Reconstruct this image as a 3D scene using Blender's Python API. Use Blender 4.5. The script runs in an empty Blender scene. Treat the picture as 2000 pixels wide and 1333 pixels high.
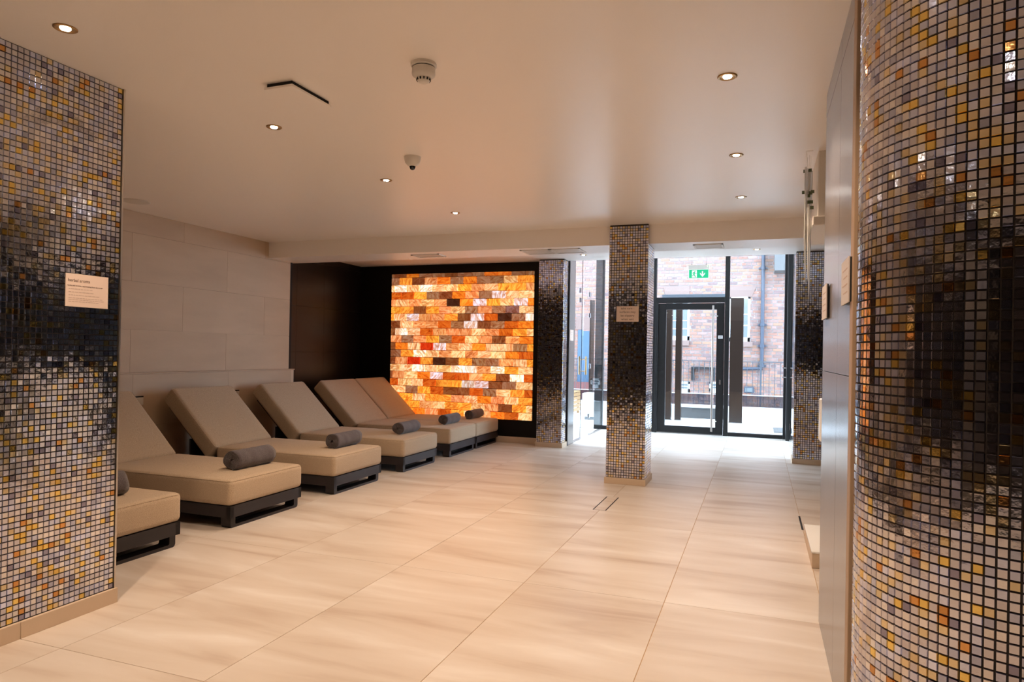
import bpy, bmesh, math, random
from mathutils import Vector, Matrix, Euler
R = random.Random(7)
PI = math.pi
S = bpy.context.scene
col = S.collection

# ---------------------------------------------------------------- camera
F_PX, YAW, PITCH, ROLL = 1330.53, 0.34821, 0.0038, 0.01762
CAM = Vector((2.6827, -0.5131, 1.2509))
def cam_axes():
    cy, sy, cp, sp = math.cos(YAW), math.sin(YAW), math.cos(PITCH), math.sin(PITCH)
    w = Vector((-sy*cp, cy*cp, sp)); r = Vector((cy, sy, 0)); u = r.cross(w)
    c, s = math.cos(ROLL), math.sin(ROLL)
    return c*r + s*u, -s*r + c*u, w
CR, CU, CW = cam_axes()
cd = bpy.data.cameras.new('camera'); co = bpy.data.objects.new('camera', cd); col.objects.link(co)
m = Matrix.Identity(4)
for i in range(3):
    m[i][0] = CR[i]; m[i][1] = CU[i]; m[i][2] = -CW[i]; m[i][3] = CAM[i]
co.matrix_world = m
cd.sensor_width = 36; cd.lens = F_PX/2000*36; cd.shift_y = 17.18/2000; cd.clip_start = .02; cd.clip_end = 200
S.camera = co
def px(p):                     # where a point falls in the 2000x1333 frame (used only to rank tiles by size)
    d = Vector(p) - CAM; z = d.dot(CW)
    if z <= .05: return None
    return 1000 + F_PX*d.dot(CR)/z, 683.68 - F_PX*d.dot(CU)/z, z

# ---------------------------------------------------------------- world, exposure, lamps' settings
W = bpy.data.worlds.new('overcast_sky'); S.world = W; W.use_nodes = True
bg = W.node_tree.nodes['Background']; bg.inputs[0].default_value = (.64, .80, 1, 1); bg.inputs[1].default_value = 8.0
S.view_settings.view_transform = 'Standard'; S.view_settings.look = 'None'; S.view_settings.gamma = 1
S.view_settings.exposure = 0.70; S.view_settings.use_curve_mapping = False
S.cycles.use_denoising = True
S.cycles.max_bounces = 10; S.cycles.diffuse_bounces = 5; S.cycles.glossy_bounces = 4; S.cycles.transparent_max_bounces = 24
S.cycles.sample_clamp_indirect = 6; S.cycles.caustics_reflective = False; S.cycles.caustics_refractive = False
SPOT_W = 57; SPOT_COL = (1, .74, .53); SPOT_ANGLE = 126; LAMP_EMIT = 40
SALT_EMIT = .56

# daylight portal in the glazed opening (guides sampling only)
pl = bpy.data.lights.new('daylight_portal', 'AREA'); pl.shape = 'RECTANGLE'; pl.size = 3.0; pl.size_y = 2.9
pl.cycles.is_portal = True
po = bpy.data.objects.new('daylight_portal', pl); col.objects.link(po); po.location = (1.7, 10.85, 1.45); po.rotation_euler = (-PI/2, 0, 0)

# ---------------------------------------------------------------- materials
M = {}
def mat(name, color, rough=.5, metal=0, spec=.5, coat=0, emit=None, es=0):
    m = bpy.data.materials.new(name); m.use_nodes = True
    b = m.node_tree.nodes['Principled BSDF']
    b.inputs['Base Color'].default_value = (*color, 1); b.inputs['Roughness'].default_value = rough
    b.inputs['Metallic'].default_value = metal; b.inputs['Specular IOR Level'].default_value = spec
    b.inputs['Coat Weight'].default_value = coat; b.inputs['Coat Roughness'].default_value = .05
    if emit: b.inputs['Emission Color'].default_value = (*emit, 1); b.inputs['Emission Strength'].default_value = es
    M[name] = m; return m
def nn(m, t, **kw):
    n = m.node_tree.nodes.new(t)
    for k, v in kw.items():
        if k in n.inputs.keys(): n.inputs[k].default_value = v
        else: setattr(n, k, v)
    return n
def lk(m, a, b): m.node_tree.links.new(a, b)
def bs(m): return m.node_tree.nodes['Principled BSDF']
def bump(m, scale, strength, dist=.002, detail=3, kind='ShaderNodeTexNoise', coord='Object', vec=None):
    tc = nn(m, 'ShaderNodeTexCoord'); n = nn(m, kind); n.inputs['Scale'].default_value = scale
    if kind == 'ShaderNodeTexNoise': n.inputs['Detail'].default_value = detail
    src = tc.outputs[coord]
    if vec:
        mp = nn(m, 'ShaderNodeMapping'); mp.inputs['Scale'].default_value = vec; lk(m, src, mp.inputs[0]); src = mp.outputs[0]
    lk(m, src, n.inputs['Vector'])
    bp = nn(m, 'ShaderNodeBump'); bp.inputs['Strength'].default_value = strength; bp.inputs['Distance'].default_value = dist
    lk(m, n.outputs[0], bp.inputs['Height']); lk(m, bp.outputs[0], bs(m).inputs['Normal'])
    return n
def ramp_color(m, fac, stops, target='Base Color'):
    r = nn(m, 'ShaderNodeValToRGB'); e = r.color_ramp.elements
    while len(e) < len(stops): e.new(.5)
    for k, (p, c) in enumerate(stops): e[k].position = p; e[k].color = (*c, 1)
    lk(m, fac, r.inputs[0])
    if target: lk(m, r.outputs[0], bs(m).inputs[target])
    return r

mat('ceiling_paint', (.94, .89, .845), .34, spec=.5); bump(M['ceiling_paint'], 60, .12, .001)
mat('wall_paint', (.78, .73, .67), .6)
mat('white_plastic', (.74, .70, .64), .4)
mat('white_enamel', (.85, .85, .84), .25)
mat('dark_slot', (.01, .01, .01), .8)
mat('black_board', (.003, .0027, .0028), .6, spec=.25)
mat('black_metal', (.009, .009, .010), .45, spec=.4); bump(M['black_metal'], 300, .1, .0005)
mat('steel', (.62, .56, .50), .28, metal=1)
mat('brushed_steel', (.5, .48, .5), .22, metal=1)
mat('bar_steel', (.30, .25, .22), .38, metal=1)
mat('brass', (.45, .28, .12), .3, metal=1)
mat('grout_dark', (.050, .041, .036), .85)
mat('grout_floor', (.50, .32, .16), .9)
mat('lounger_frame', (.022, .017, .019), .5); bump(M['lounger_frame'], 200, .15, .0006)
mat('plinth_stone', (.66, .52, .38), .5); bump(M['plinth_stone'], 30, .1, .001)
mat('card', (.74, .60, .52), .6)
mat('card_white', (.62, .57, .55), .6)
mat('trim_tan', (.42, .29, .19), .5)
mat('ink', (.12, .07, .05), .7)
mat('ink_pale', (.50, .38, .32), .7)
mat('exit_green', (.0, .20, .09), .4, emit=(0, .50, .22), es=.6)
mat('exit_white', (.4, .4, .4), .4, emit=(.8, .85, .85), es=.5)
mat('led', (.2, 1, .3), .4, emit=(.3, 1, .4), es=4)
mat('lamp_lens', (1, 1, 1), .3, emit=(1, .93, .86), es=LAMP_EMIT)
mat('dome_black', (.01, .01, .01), .05)
mat('leaf_green', (.10, .13, .07), .4)
mat('post_bronze', (.018, .010, .007), .3, spec=.3)
mat('pipe_grey', (0.031, 0.038, 0.059), .5)
mat('rail_grey', (0.042, 0.048, 0.059), .5)
mat('paint_white', (.60, .60, .61), .45)
mat('pane_far', (0.140, 0.154, 0.161), .08, spec=.8)
mat('sandstone', (.17, .11, .095), .85); bump(M['sandstone'], 20, .3, .004)
mat('blue_door', (0.035, 0.077, 0.133), .5)
mat('timber', (0.350, 0.210, 0.091), .5); bump(M['timber'], 12, .2, .002, vec=(1, 12, 12))
mat('terrace_pale', (.66, .66, .65), .6)
mat('terrace_grey', (0.084, 0.081, 0.081), .8)
mat('mortar', (0.266, 0.238, 0.231), .95)
mat('red_render', (0.126, 0.042, 0.038), .8)

# floor porcelain: pale beige with soft streaks, satin
f = mat('floor_porcelain', (.6, .5, .4), .36, spec=.5)
tc = nn(f, 'ShaderNodeTexCoord'); oi = nn(f, 'ShaderNodeObjectInfo')
geo = nn(f, 'ShaderNodeNewGeometry'); rot = nn(f, 'ShaderNodeMapping'); rot.inputs['Rotation'].default_value = (0, 0, .55)
rot.inputs['Scale'].default_value = (.55, 3.2, 1)
addv = nn(f, 'ShaderNodeVectorMath', operation='ADD'); mulv = nn(f, 'ShaderNodeVectorMath', operation='SCALE'); mulv.inputs['Scale'].default_value = 37
comb = nn(f, 'ShaderNodeCombineXYZ'); lk(f, oi.outputs['Random'], comb.inputs[0]); lk(f, oi.outputs['Random'], comb.inputs[1])
lk(f, comb.outputs[0], mulv.inputs[0]); lk(f, geo.outputs['Position'], rot.inputs[0]); lk(f, rot.outputs[0], addv.inputs[0]); lk(f, mulv.outputs[0], addv.inputs[1])
n1 = nn(f, 'ShaderNodeTexNoise'); n1.inputs['Scale'].default_value = 1.5; n1.inputs['Detail'].default_value = 6; n1.inputs['Distortion'].default_value = .6
lk(f, addv.outputs[0], n1.inputs['Vector'])
ramp_color(f, n1.outputs[0], [(.30, (.50, .40, .325)), (.45, (.62, .54, .465)), (.58, (.67, .60, .535)), (.72, (.76, .71, .66))])
n2 = nn(f, 'ShaderNodeTexNoise'); n2.inputs['Scale'].default_value = 40
bpn = nn(f, 'ShaderNodeBump'); bpn.inputs['Strength'].default_value = .05; bpn.inputs['Distance'].default_value = .001
lk(f, geo.outputs['Position'], n2.inputs['Vector']); lk(f, n2.outputs[0], bpn.inputs['Height']); lk(f, bpn.outputs[0], bs(f).inputs['Normal'])

# limestone slabs
f = mat('limestone', (.6, .48, .36), .6)
geo = nn(f, 'ShaderNodeNewGeometry'); mp = nn(f, 'ShaderNodeMapping'); mp.inputs['Scale'].default_value = (1, .8, 3.5); lk(f, geo.outputs['Position'], mp.inputs[0])
oi = nn(f, 'ShaderNodeObjectInfo'); ad = nn(f, 'ShaderNodeVectorMath', operation='ADD'); lk(f, mp.outputs[0], ad.inputs[0]); lk(f, oi.outputs['Location'], ad.inputs[1])
n1 = nn(f, 'ShaderNodeTexNoise'); n1.inputs['Scale'].default_value = 1.6; n1.inputs['Detail'].default_value = 8; lk(f, ad.outputs[0], n1.inputs['Vector'])
ramp_color(f, n1.outputs[0], [(.3, (.52, .385, .265)), (.5, (.56, .42, .29)), (.72, (.60, .455, .32))])
bump(f, 25, .2, .002)

# dark gloss porcelain panels and black tiles
f = mat('gloss_panel', (.20, .175, .165), .22, spec=.8); bump(f, 3, .03, .01)
f = mat('black_tile', (.008, .006, .007), .30, spec=.3)

# mosaic: coloured mirror glass, colour from attribute
def tile_mat(name):
    f = mat(name, (.5, .5, .5), .10, metal=1.0, spec=.5)
    at = nn(f, 'ShaderNodeAttribute', attribute_name='tcol'); lk(f, at.outputs['Color'], bs(f).inputs['Base Color'])
    tc = nn(f, 'ShaderNodeNewGeometry'); n = nn(f, 'ShaderNodeTexNoise'); n.inputs['Scale'].default_value = 55; n.inputs['Detail'].default_value = 2
    lk(f, tc.outputs['Position'], n.inputs['Vector'])
    b = nn(f, 'ShaderNodeBump'); b.inputs['Strength'].default_value = .35; b.inputs['Distance'].default_value = .0012
    lk(f, n.outputs[0], b.inputs['Height']); lk(f, b.outputs[0], bs(f).inputs['Normal'])
    return f
tile_mat('mosaic_glass')

# fabric
f = mat('lounger_fabric', (.40, .30, .20), .95, spec=.15); bs(f).inputs['Sheen Weight'].default_value = .15
n = bump(f, 420, .35, .002, 1)
ramp_color(f, n.outputs[0], [(.35, (.37, .275, .185)), (.65, (.64, .51, .37))])
f = mat('towel_cloth', (.10, .085, .09), 1, spec=.05); bs(f).inputs['Sheen Weight'].default_value = .35
n = bump(f, 260, .8, .004, 2)
ramp_color(f, n.outputs[0], [(.3, (.055, .045, .048)), (.7, (.17, .145, .155))])

# exterior brick, colour from attribute
f = mat('brick_clay', (.5, .3, .25), .9)
at = nn(f, 'ShaderNodeAttribute', attribute_name='tcol'); tc = nn(f, 'ShaderNodeNewGeometry')
n = nn(f, 'ShaderNodeTexNoise'); n.inputs['Scale'].default_value = 14; n.inputs['Detail'].default_value = 5; lk(f, tc.outputs['Position'], n.inputs['Vector'])
mx = nn(f, 'ShaderNodeMix', data_type='RGBA', blend_type='MULTIPLY'); mx.inputs['Factor'].default_value = .6
rr = ramp_color(f, n.outputs[0], [(.3, (.62, .6, .6)), (.6, (1, 1, 1))], None)
lk(f, at.outputs['Color'], mx.inputs[6]); lk(f, rr.outputs[0], mx.inputs[7]); lk(f, mx.outputs[2], bs(f).inputs['Base Color'])

# backlit salt block: emission through marbled salt
f = mat('salt_block', (.5, .3, .2), .35)
oi = nn(f, 'ShaderNodeObjectInfo'); tc = nn(f, 'ShaderNodeTexCoord')
cmb = nn(f, 'ShaderNodeCombineXYZ'); sc = nn(f, 'ShaderNodeVectorMath', operation='SCALE'); sc.inputs['Scale'].default_value = 50
for k in range(3): lk(f, oi.outputs['Random'], cmb.inputs[k])
lk(f, cmb.outputs[0], sc.inputs[0])
rt = nn(f, 'ShaderNodeVectorRotate', rotation_type='Y_AXIS'); an = nn(f, 'ShaderNodeMath', operation='MULTIPLY'); an.inputs[1].default_value = 3.0
lk(f, oi.outputs['Random'], an.inputs[0]); lk(f, an.outputs[0], rt.inputs['Angle']); lk(f, tc.outputs['Object'], rt.inputs['Vector'])
mp = nn(f, 'ShaderNodeMapping'); mp.inputs['Scale'].default_value = (9, 1, 30); lk(f, rt.outputs[0], mp.inputs[0])
ad = nn(f, 'ShaderNodeVectorMath', operation='ADD'); lk(f, mp.outputs[0], ad.inputs[0]); lk(f, sc.outputs[0], ad.inputs[1])
n = nn(f, 'ShaderNodeTexNoise'); n.inputs['Scale'].default_value = 1.0; n.inputs['Detail'].default_value = 5; n.inputs['Distortion'].default_value = 1.6; lk(f, ad.outputs[0], n.inputs['Vector'])
# veins: shift towards pale on one side, towards burnt orange on the other
vr = ramp_color(f, n.outputs[0], [(.30, (.28, .08, .02)), (.42, (.80, .42, .20)), (.52, (1.0, .95, .9)), (.66, (1.35, 1.6, 2.0))], None)
mx = nn(f, 'ShaderNodeMix', data_type='RGBA', blend_type='MULTIPLY'); mx.inputs['Factor'].default_value = .85
lk(f, oi.outputs['Color'], mx.inputs[6]); lk(f, vr.outputs[0], mx.inputs[7])
lk(f, mx.outputs[2], bs(f).inputs['Emission Color']); bs(f).inputs['Emission Strength'].default_value = SALT_EMIT
lk(f, oi.outputs['Color'], bs(f).inputs['Base Color'])
bump(f, 30, .2, .003)

# thin clear glass: transparent + Fresnel reflection
def glass(name, tint=(.93, .96, .96), ior=1.45, graze=1.0):
    m = bpy.data.materials.new(name); m.use_nodes = True; t = m.node_tree; t.nodes.clear()
    o = t.nodes.new('ShaderNodeOutputMaterial'); tr = t.nodes.new('ShaderNodeBsdfTransparent'); tr.inputs[0].default_value = (*tint, 1)
    g = t.nodes.new('ShaderNodeBsdfGlossy'); g.inputs['Roughness'].default_value = .01
    # Schlick reflectance from the facing angle, the same on both faces of the pane
    ge = t.nodes.new('ShaderNodeNewGeometry'); dt = t.nodes.new('ShaderNodeVectorMath'); dt.operation = 'DOT_PRODUCT'
    t.links.new(ge.outputs['Normal'], dt.inputs[0]); t.links.new(ge.outputs['Incoming'], dt.inputs[1])
    def mth(op, a, b=None):
        n = t.nodes.new('ShaderNodeMath'); n.operation = op
        for k, v in enumerate((a, b)):
            if v is None: continue
            if isinstance(v, (int, float)): n.inputs[k].default_value = v
            else: t.links.new(v, n.inputs[k])
        return n.outputs[0]
    r0 = ((ior-1)/(ior+1))**2
    pw = mth('POWER', mth('SUBTRACT', 1, mth('ABSOLUTE', dt.outputs['Value'])), 5)
    fac = mth('ADD', mth('MULTIPLY', pw, (1-r0)*graze), r0)
    mx = t.nodes.new('ShaderNodeMixShader')
    t.links.new(fac, mx.inputs[0]); t.links.new(tr.outputs[0], mx.inputs[1]); t.links.new(g.outputs[0], mx.inputs[2]); t.links.new(mx.outputs[0], o.inputs[0])
    M[name] = m
glass('clear_glass'); glass('side_glass', (.95, .97, .97), 1.22, .35); glass('smoked_glass', (.55, .56, .60))
f = mat('crystal', (.9, .9, .88), .12, spec=.6); bs(f).inputs['Transmission Weight'].default_value = .55; bs(f).inputs['Subsurface Weight'].default_value = .0

# ---------------------------------------------------------------- helpers
class MB:
    def __init__(s): s.v = []; s.f = []; s.c = []
    def face(s, pts):
        b = len(s.v); s.v += [tuple(p) for p in pts]; s.f.append(tuple(range(b, b+len(pts))))
    def box(s, x0, x1, y0, y1, z0, z1):
        b = len(s.v)
        s.v += [(x0,y0,z0),(x1,y0,z0),(x1,y1,z0),(x0,y1,z0),(x0,y0,z1),(x1,y0,z1),(x1,y1,z1),(x0,y1,z1)]
        s.f += [tuple(b+i for i in q) for q in ((0,3,2,1),(4,5,6,7),(0,1,5,4),(1,2,6,5),(2,3,7,6),(3,0,4,7))]
        return s
    def cyl(s, p, q, r, n=12, r2=None, cap=True):
        p, q = Vector(p), Vector(q); d = (q-p).normalized(); a = d.orthogonal().normalized(); bb = d.cross(a); r2 = r if r2 is None else r2
        b = len(s.v)
        for P, rr in ((p, r), (q, r2)):
            for k in range(n):
                t = 2*PI*k/n; s.v.append(tuple(P + rr*(math.cos(t)*a + math.sin(t)*bb)))
        for k in range(n):
            s.f.append((b+k, b+(k+1) % n, b+n+(k+1) % n, b+n+k))
        if cap: s.f.append(tuple(b+k for k in reversed(range(n)))); s.f.append(tuple(b+n+k for k in range(n)))
        return s
    def lathe(s, prof, c=(0,0,0), n=32):   # prof: list of (r,z)
        b = len(s.v)
        for r, z in prof:
            for k in range(n):
                t = 2*PI*k/n; s.v.append((c[0]+r*math.cos(t), c[1]+r*math.sin(t), c[2]+z))
        for i in range(len(prof)-1):
            for k in range(n):
                s.f.append((b+i*n+k, b+i*n+(k+1) % n, b+(i+1)*n+(k+1) % n, b+(i+1)*n+k))
        return s
    def mesh(s, name, material, bevel=0, seg=2, smooth=False):
        me = bpy.data.meshes.new(name); me.from_pydata(s.v, [], s.f); me.update()
        if s.c:
            a = me.attributes.new('tcol', 'FLOAT_COLOR', 'POINT'); a.data.foreach_set('color', [x for c in s.c for x in c])
        if bevel:
            bm = bmesh.new(); bm.from_mesh(me); bmesh.ops.bevel(bm, geom=bm.edges[:], offset=bevel, segments=seg, profile=.5, affect='EDGES', clamp_overlap=True)
            bm.to_mesh(me); bm.free()
        if smooth:
            me.polygons.foreach_set('use_smooth', [True]*len(me.polygons))
        if material: me.materials.append(M[material])
        return me
def obj(name, me, parent=None, loc=(0,0,0), rot=(0,0,0)):
    o = bpy.data.objects.new(name, me); col.objects.link(o); o.location = loc; o.rotation_euler = rot
    if parent: o.parent = parent
    return o
def tag(o, label=None, cat=None, group=None, kind=None):
    if label: o['label'] = label
    if cat: o['category'] = cat
    if group: o['group'] = group
    if kind: o['kind'] = kind
    return o
def empty(name, loc=(0,0,0), label=None, cat=None, group=None, kind=None, rot=(0,0,0)):
    o = bpy.data.objects.new(name, None); col.objects.link(o); o.location = loc; o.rotation_euler = rot; o.empty_display_size = .05
    return tag(o, label, cat, group, kind)
def B(x0, x1, y0, y1, z0, z1): return MB().box(x0, x1, y0, y1, z0, z1)
def boxo(name, material, dims, parent=None, bevel=0, seg=2, smooth=False):
    """box object with its origin at its own centre"""
    x0, x1, y0, y1, z0, z1 = dims
    cx, cy, cz = (x0+x1)/2, (y0+y1)/2, (z0+z1)/2
    return obj(name, B(x0-cx, x1-cx, y0-cy, y1-cy, z0-cz, z1-cz).mesh(name, material, bevel, seg, smooth), parent, (cx, cy, cz))
def copy_tree(o, parent=None):
    c = o.copy(); col.objects.link(c)
    if parent: c.parent = parent
    for ch in list(o.children): copy_tree(ch, c)
    return c
def text(name, body, size, material, parent, loc, rot, align='LEFT', ext=.0003):
    cu = bpy.data.curves.new(name, 'FONT'); cu.body = body; cu.size = size; cu.extrude = ext; cu.align_x = align
    cu.materials.append(M[material])
    tmp = bpy.data.objects.new('tmp_text', cu); col.objects.link(tmp)
    me = bpy.data.meshes.new_from_object(tmp.evaluated_get(bpy.context.evaluated_depsgraph_get())); bpy.data.objects.remove(tmp)
    return obj(name, me, parent, loc, rot)

# ================================================================ FLOOR
FX0, FX1, FY0, FY1 = -3.1, 4.7, -3.2, 10.72
floor = tag(obj('floor', B(FX0, FX1, FY0, FY1, -.10, -.0025).mesh('floor', 'grout_floor')), 'pale beige large-format porcelain tiled floor of the room', 'floor', kind='structure')
drain_holes = []
cache = {}
for i in range(-5, 7):
    for j in range(-3, 8):
        x0, x1, y0, y1 = max(i*.75, FX0), min((i+1)*.75, FX1), max(j*1.5, FY0), min((j+1)*1.5, FY1)
        if x1-x0 < .01 or y1-y0 < .01: continue
        key = (round(x1-x0, 3), round(y1-y0, 3))
        if key not in cache:
            a, b = key[0]/2-.0015, key[1]/2-.0015
            cache[key] = B(-a, a, -b, b, -.010, 0).mesh('floor_tile', 'floor_porcelain', .0008, 1)
        obj('floor_tile', cache[key], floor, ((x0+x1)/2, (y0+y1)/2, 0))

# ================================================================ CEILING, BEAM, WALLS
H = 2.5
ceil = tag(obj('ceiling', B(-3.2, 4.8, -3.35, 8.38, H, H+.12).mesh('ceiling', 'ceiling_paint')), 'smooth cream ceiling with recessed downlights', 'ceiling', kind='structure')
hi = tag(obj('ceiling', B(-.3, 4.8, 8.38, 10.9, 2.96, 3.05).box(-.3, 4.8, 8.38, 8.40, H+.12, 2.96).mesh('ceiling_high', 'ceiling_paint')), 'raised white ceiling strip above the entrance door', 'ceiling', kind='structure')
beam = tag(obj('trim_1', B(-3.2, 4.8, 6.06, 6.55, 2.315, H).mesh('beam', 'ceiling_paint')), 'dropped cream beam crossing the ceiling before the entrance', 'beam', kind='structure')

def slab_wall(parent, axis, plane, u_edges_rows, z_edges, thick, material, name, gap=.0007, sgn=1, bev=.0006):
    """slabs on a wall; axis 'x' -> face at x=plane running along y, slabs grow behind the face"""
    for r in range(len(z_edges)-1):
        z0, z1 = z_edges[r], z_edges[r+1]
        ue = u_edges_rows[r % len(u_edges_rows)]
        for k in range(len(ue)-1):
            u0, u1 = ue[k]+gap, ue[k+1]-gap
            if axis == 'x': dims = ((plane-thick, plane) if sgn > 0 else (plane, plane+thick)) + (u0, u1, z0+gap, z1-gap)
            else: dims = (u0, u1) + ((plane, plane+thick) if sgn > 0 else (plane-thick, plane)) + (z0+gap, z1-gap)
            boxo(name, material, dims, parent, bev, 1)

wl = tag(obj('wall_left', B(-2.95, -2.795, 1.9, 6.46, 0, H).mesh('wall_left', 'plinth_stone')), 'warm limestone slab wall behind the loungers', 'wall', kind='structure')
y_a = [1.96, 3.0, 4.2, 5.4, 6.46]; y_b = [1.96, 2.4, 3.6, 4.8, 6.0, 6.46]
slab_wall(wl, 'x', -2.78, [y_a, y_b], [1.0, 1.40, 1.85, 2.30, 2.5], .014, 'limestone', 'stone_slab')
led = tag(obj('trim_2', B(-2.794, -2.752, 1.96, 6.52, 0, .985).mesh('ledge_core', 'plinth_stone')), 'low limestone ledge along the foot of the left wall', 'ledge', kind='structure')
slab_wall(led, 'x', -2.74, [[1.96, 3.3, 5.1, 6.46], y_a], [0, .5, .985], .012, 'limestone', 'stone_slab')
boxo('ledge_cap', 'limestone', (-2.794, -2.738, 1.96, 6.525, .986, 1.0), led, .002, 1)

wr = tag(obj('wall_recess', MB().box(-3.15, -2.985, 6.462, 8.40, 0, H).box(-2.985, -2.782, 6.462, 6.50, 0, H).mesh('wall_recess', 'black_board')), 'black tiled side wall of the recess beside the glowing salt wall', 'wall', kind='structure')
slab_wall(wr, 'x', -2.97, [[6.502, 6.84, 7.435, 8.03, 8.36]], [0, .61, 1.21, 1.81, 2.41, 2.5], .014, 'black_tile', 'black_wall_tile')
wb = tag(obj('wall_back', B(-3.15, -.10, 8.36, 8.50, 0, 2.62).mesh('wall_back', 'black_board')), 'matt black back wall framing the glowing salt blocks', 'wall', kind='structure')
tag(obj('baseboard_back', B(-2.95, -.12, 8.342, 8.36, 0, .085).mesh('baseboard', 'plinth_stone', .002, 1)), 'sand-coloured stone skirting under the black back wall', 'skirting', kind='structure')

# room volume left of the camera whose right-hand face carries the mosaic, and the rooms behind the camera
MX = -.248
wm = tag(obj('wall_left_mosaic', B(-2.78, MX-.006, -3.2, 1.950, 0, H).mesh('wall_left_mosaic', 'grout_dark')), 'nearby left wall covered in grey and gold glass mosaic, with the herbal card', 'wall', kind='structure')
tag(obj('trim_3', B(MX-.008, MX+.0045, 1.9475, 1.956, .07, H).mesh('edge_strip', 'steel')), 'slim metal edge strip at the corner of the left mosaic wall', 'edge strip', kind='structure')
bl = tag(empty('baseboard_left', (MX, 0, 0), 'sand-coloured stone skirting below the left mosaic wall', 'skirting', kind='structure'))
for y0, y1 in ((-1.0, .2), (.2, 1.50), (1.50, 1.965)):
    boxo('skirting_piece', 'plinth_stone', (-.006, .010, y0+.0008, y1-.0008, 0, .072), bl, .0015, 1)

tag(obj('wall_rear', B(-3, 4.8, -3.35, -3.2, 0, H).mesh('wall_rear', 'black_tile')), 'dark wall behind the camera', 'wall', kind='structure')
tag(obj('wall_right_near', B(3.86, 4.0, -3.2, 1.84, 0, H).mesh('wall_right_near', 'black_tile')), 'dark wall to the right of the camera', 'wall', kind='structure')
tag(obj('wall_right_far', B(4.6, 4.75, 1.84, 8.40, 0, H).box(3.86, 4.75, 1.84, 1.96, 0, H).box(3.45, 4.75, 8.40, 8.55, 0, 3).mesh('wall_right_far', 'black_board')), 'dark far wall of the shower area on the right', 'wall', kind='structure')

# gloss panel wall on the right
wp = tag(obj('wall_right', B(2.975, 3.085, 1.93, 3.030, 0, H).mesh('wall_right', 'grout_dark')), 'glossy grey panelled wall end between the round column and the shower area', 'wall', kind='structure')
for (y0, y1) in ((1.985, 2.392), (2.392, 3.030)):
    for (z0, z1) in ((0, 1.19), (1.19, 2.39), (2.39, 2.5)):
        boxo('gloss_panel', 'gloss_panel', (2.966, 2.975, y0+.0012, y1-.0012, z0+.0015, z1-.0015), wp, .0008, 1)
boxo('edge_trim', 'trim_tan', (2.962, 2.978, 1.915, 1.985, 0, H), wp, .002, 1)

# ================================================================ MOSAIC
PITCH = .025; TS = .0228
def pick():
    t = R.random()
    if t < .34: c = (.50, .45, .41)
    elif t < .52: c = (.56, .50, .42)
    elif t < .66: c = (.47, .46, .49)
    elif t < .75: c = (.36, .35, .38)
    elif t < .86: c = (.55, .42, .22)
    elif t < .95: c = (.60, .40, .10)
    elif t < .965: c = (.50, .24, .07)
    else: c = (.25, .22, .25)
    k = 1.32*R.uniform(.86, 1.14); c = (c[0]*.96, c[1]*1.04, c[2]*1.24)
    return tuple(min(1, x*k) for x in c) + (1,)
PAL = [pick() for _ in range(60)]
def add_tile(mb, O, U, V, N, c, tilt=True):
    h, s = TS/2, TS/2-.0016
    a = R.gauss(0, .011) if tilt else 0; b = R.gauss(0, .011) if tilt else 0
    k = len(mb.v)
    for (x, y) in ((-h, -h), (h, -h), (h, h), (-h, h)): mb.v.append(tuple(O + U*x + V*y))
    for (x, y) in ((-s, -s), (s, -s), (s, s), (-s, s)): mb.v.append(tuple(O + U*x + V*y + N*(.0042 + a*x + b*y)))
    mb.f += [(k+4, k+5, k+6, k+7), (k, k+1, k+5, k+4), (k+1, k+2, k+6, k+5), (k+2, k+3, k+7, k+6), (k+3, k, k+4, k+7)]
    mb.c += [c]*8
tile_meshes = []
for c in PAL:
    t = MB(); add_tile(t, Vector((0,0,0)), Vector((1,0,0)), Vector((0,1,0)), Vector((0,0,1)), c, False)
    tile_meshes.append(t.mesh('mosaic_tile', 'mosaic_glass'))
def mosaic(parent, origin, frames, single=0):
    """frames: list of (point, U, V, N) in world; the `single` tiles that show largest become objects"""
    idx = []
    if single:
        for i, (P, U, V, N) in enumerate(frames):
            q = px(P)
            if not q or not (0 < q[0] < 2000 and 0 < q[1] < 1333): continue
            d = (CAM-P); face = d.normalized().dot(N)
            if face > .1: idx.append((face/(q[2]**2), i))
        idx = set(i for _, i in sorted(idx, reverse=True)[:single])
    mb = MB(); prev = {}
    for i, (P, U, V, N) in enumerate(frames):
        k = R.randrange(60)
        if i in idx:
            U2 = (U + N*R.gauss(0, .011)).normalized(); V2 = (V + N*R.gauss(0, .011)); N2 = U2.cross(V2).normalized(); V2 = N2.cross(U2)
            m3 = Matrix((U2, V2, N2)).transposed().to_4x4(); m3.translation = P - Vector(origin)
            o = bpy.data.objects.new('mosaic_tile', tile_meshes[k]); col.objects.link(o); o.parent = parent; o.matrix_basis = m3
        else:
            add_tile(mb, P - Vector(origin), U, V, N, PAL[k])
    o = obj('mosaic_field', mb.mesh('mosaic_field', 'mosaic_glass'), parent); o['kind'] = 'stuff'
NZ = 97
Z0 = .074
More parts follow.
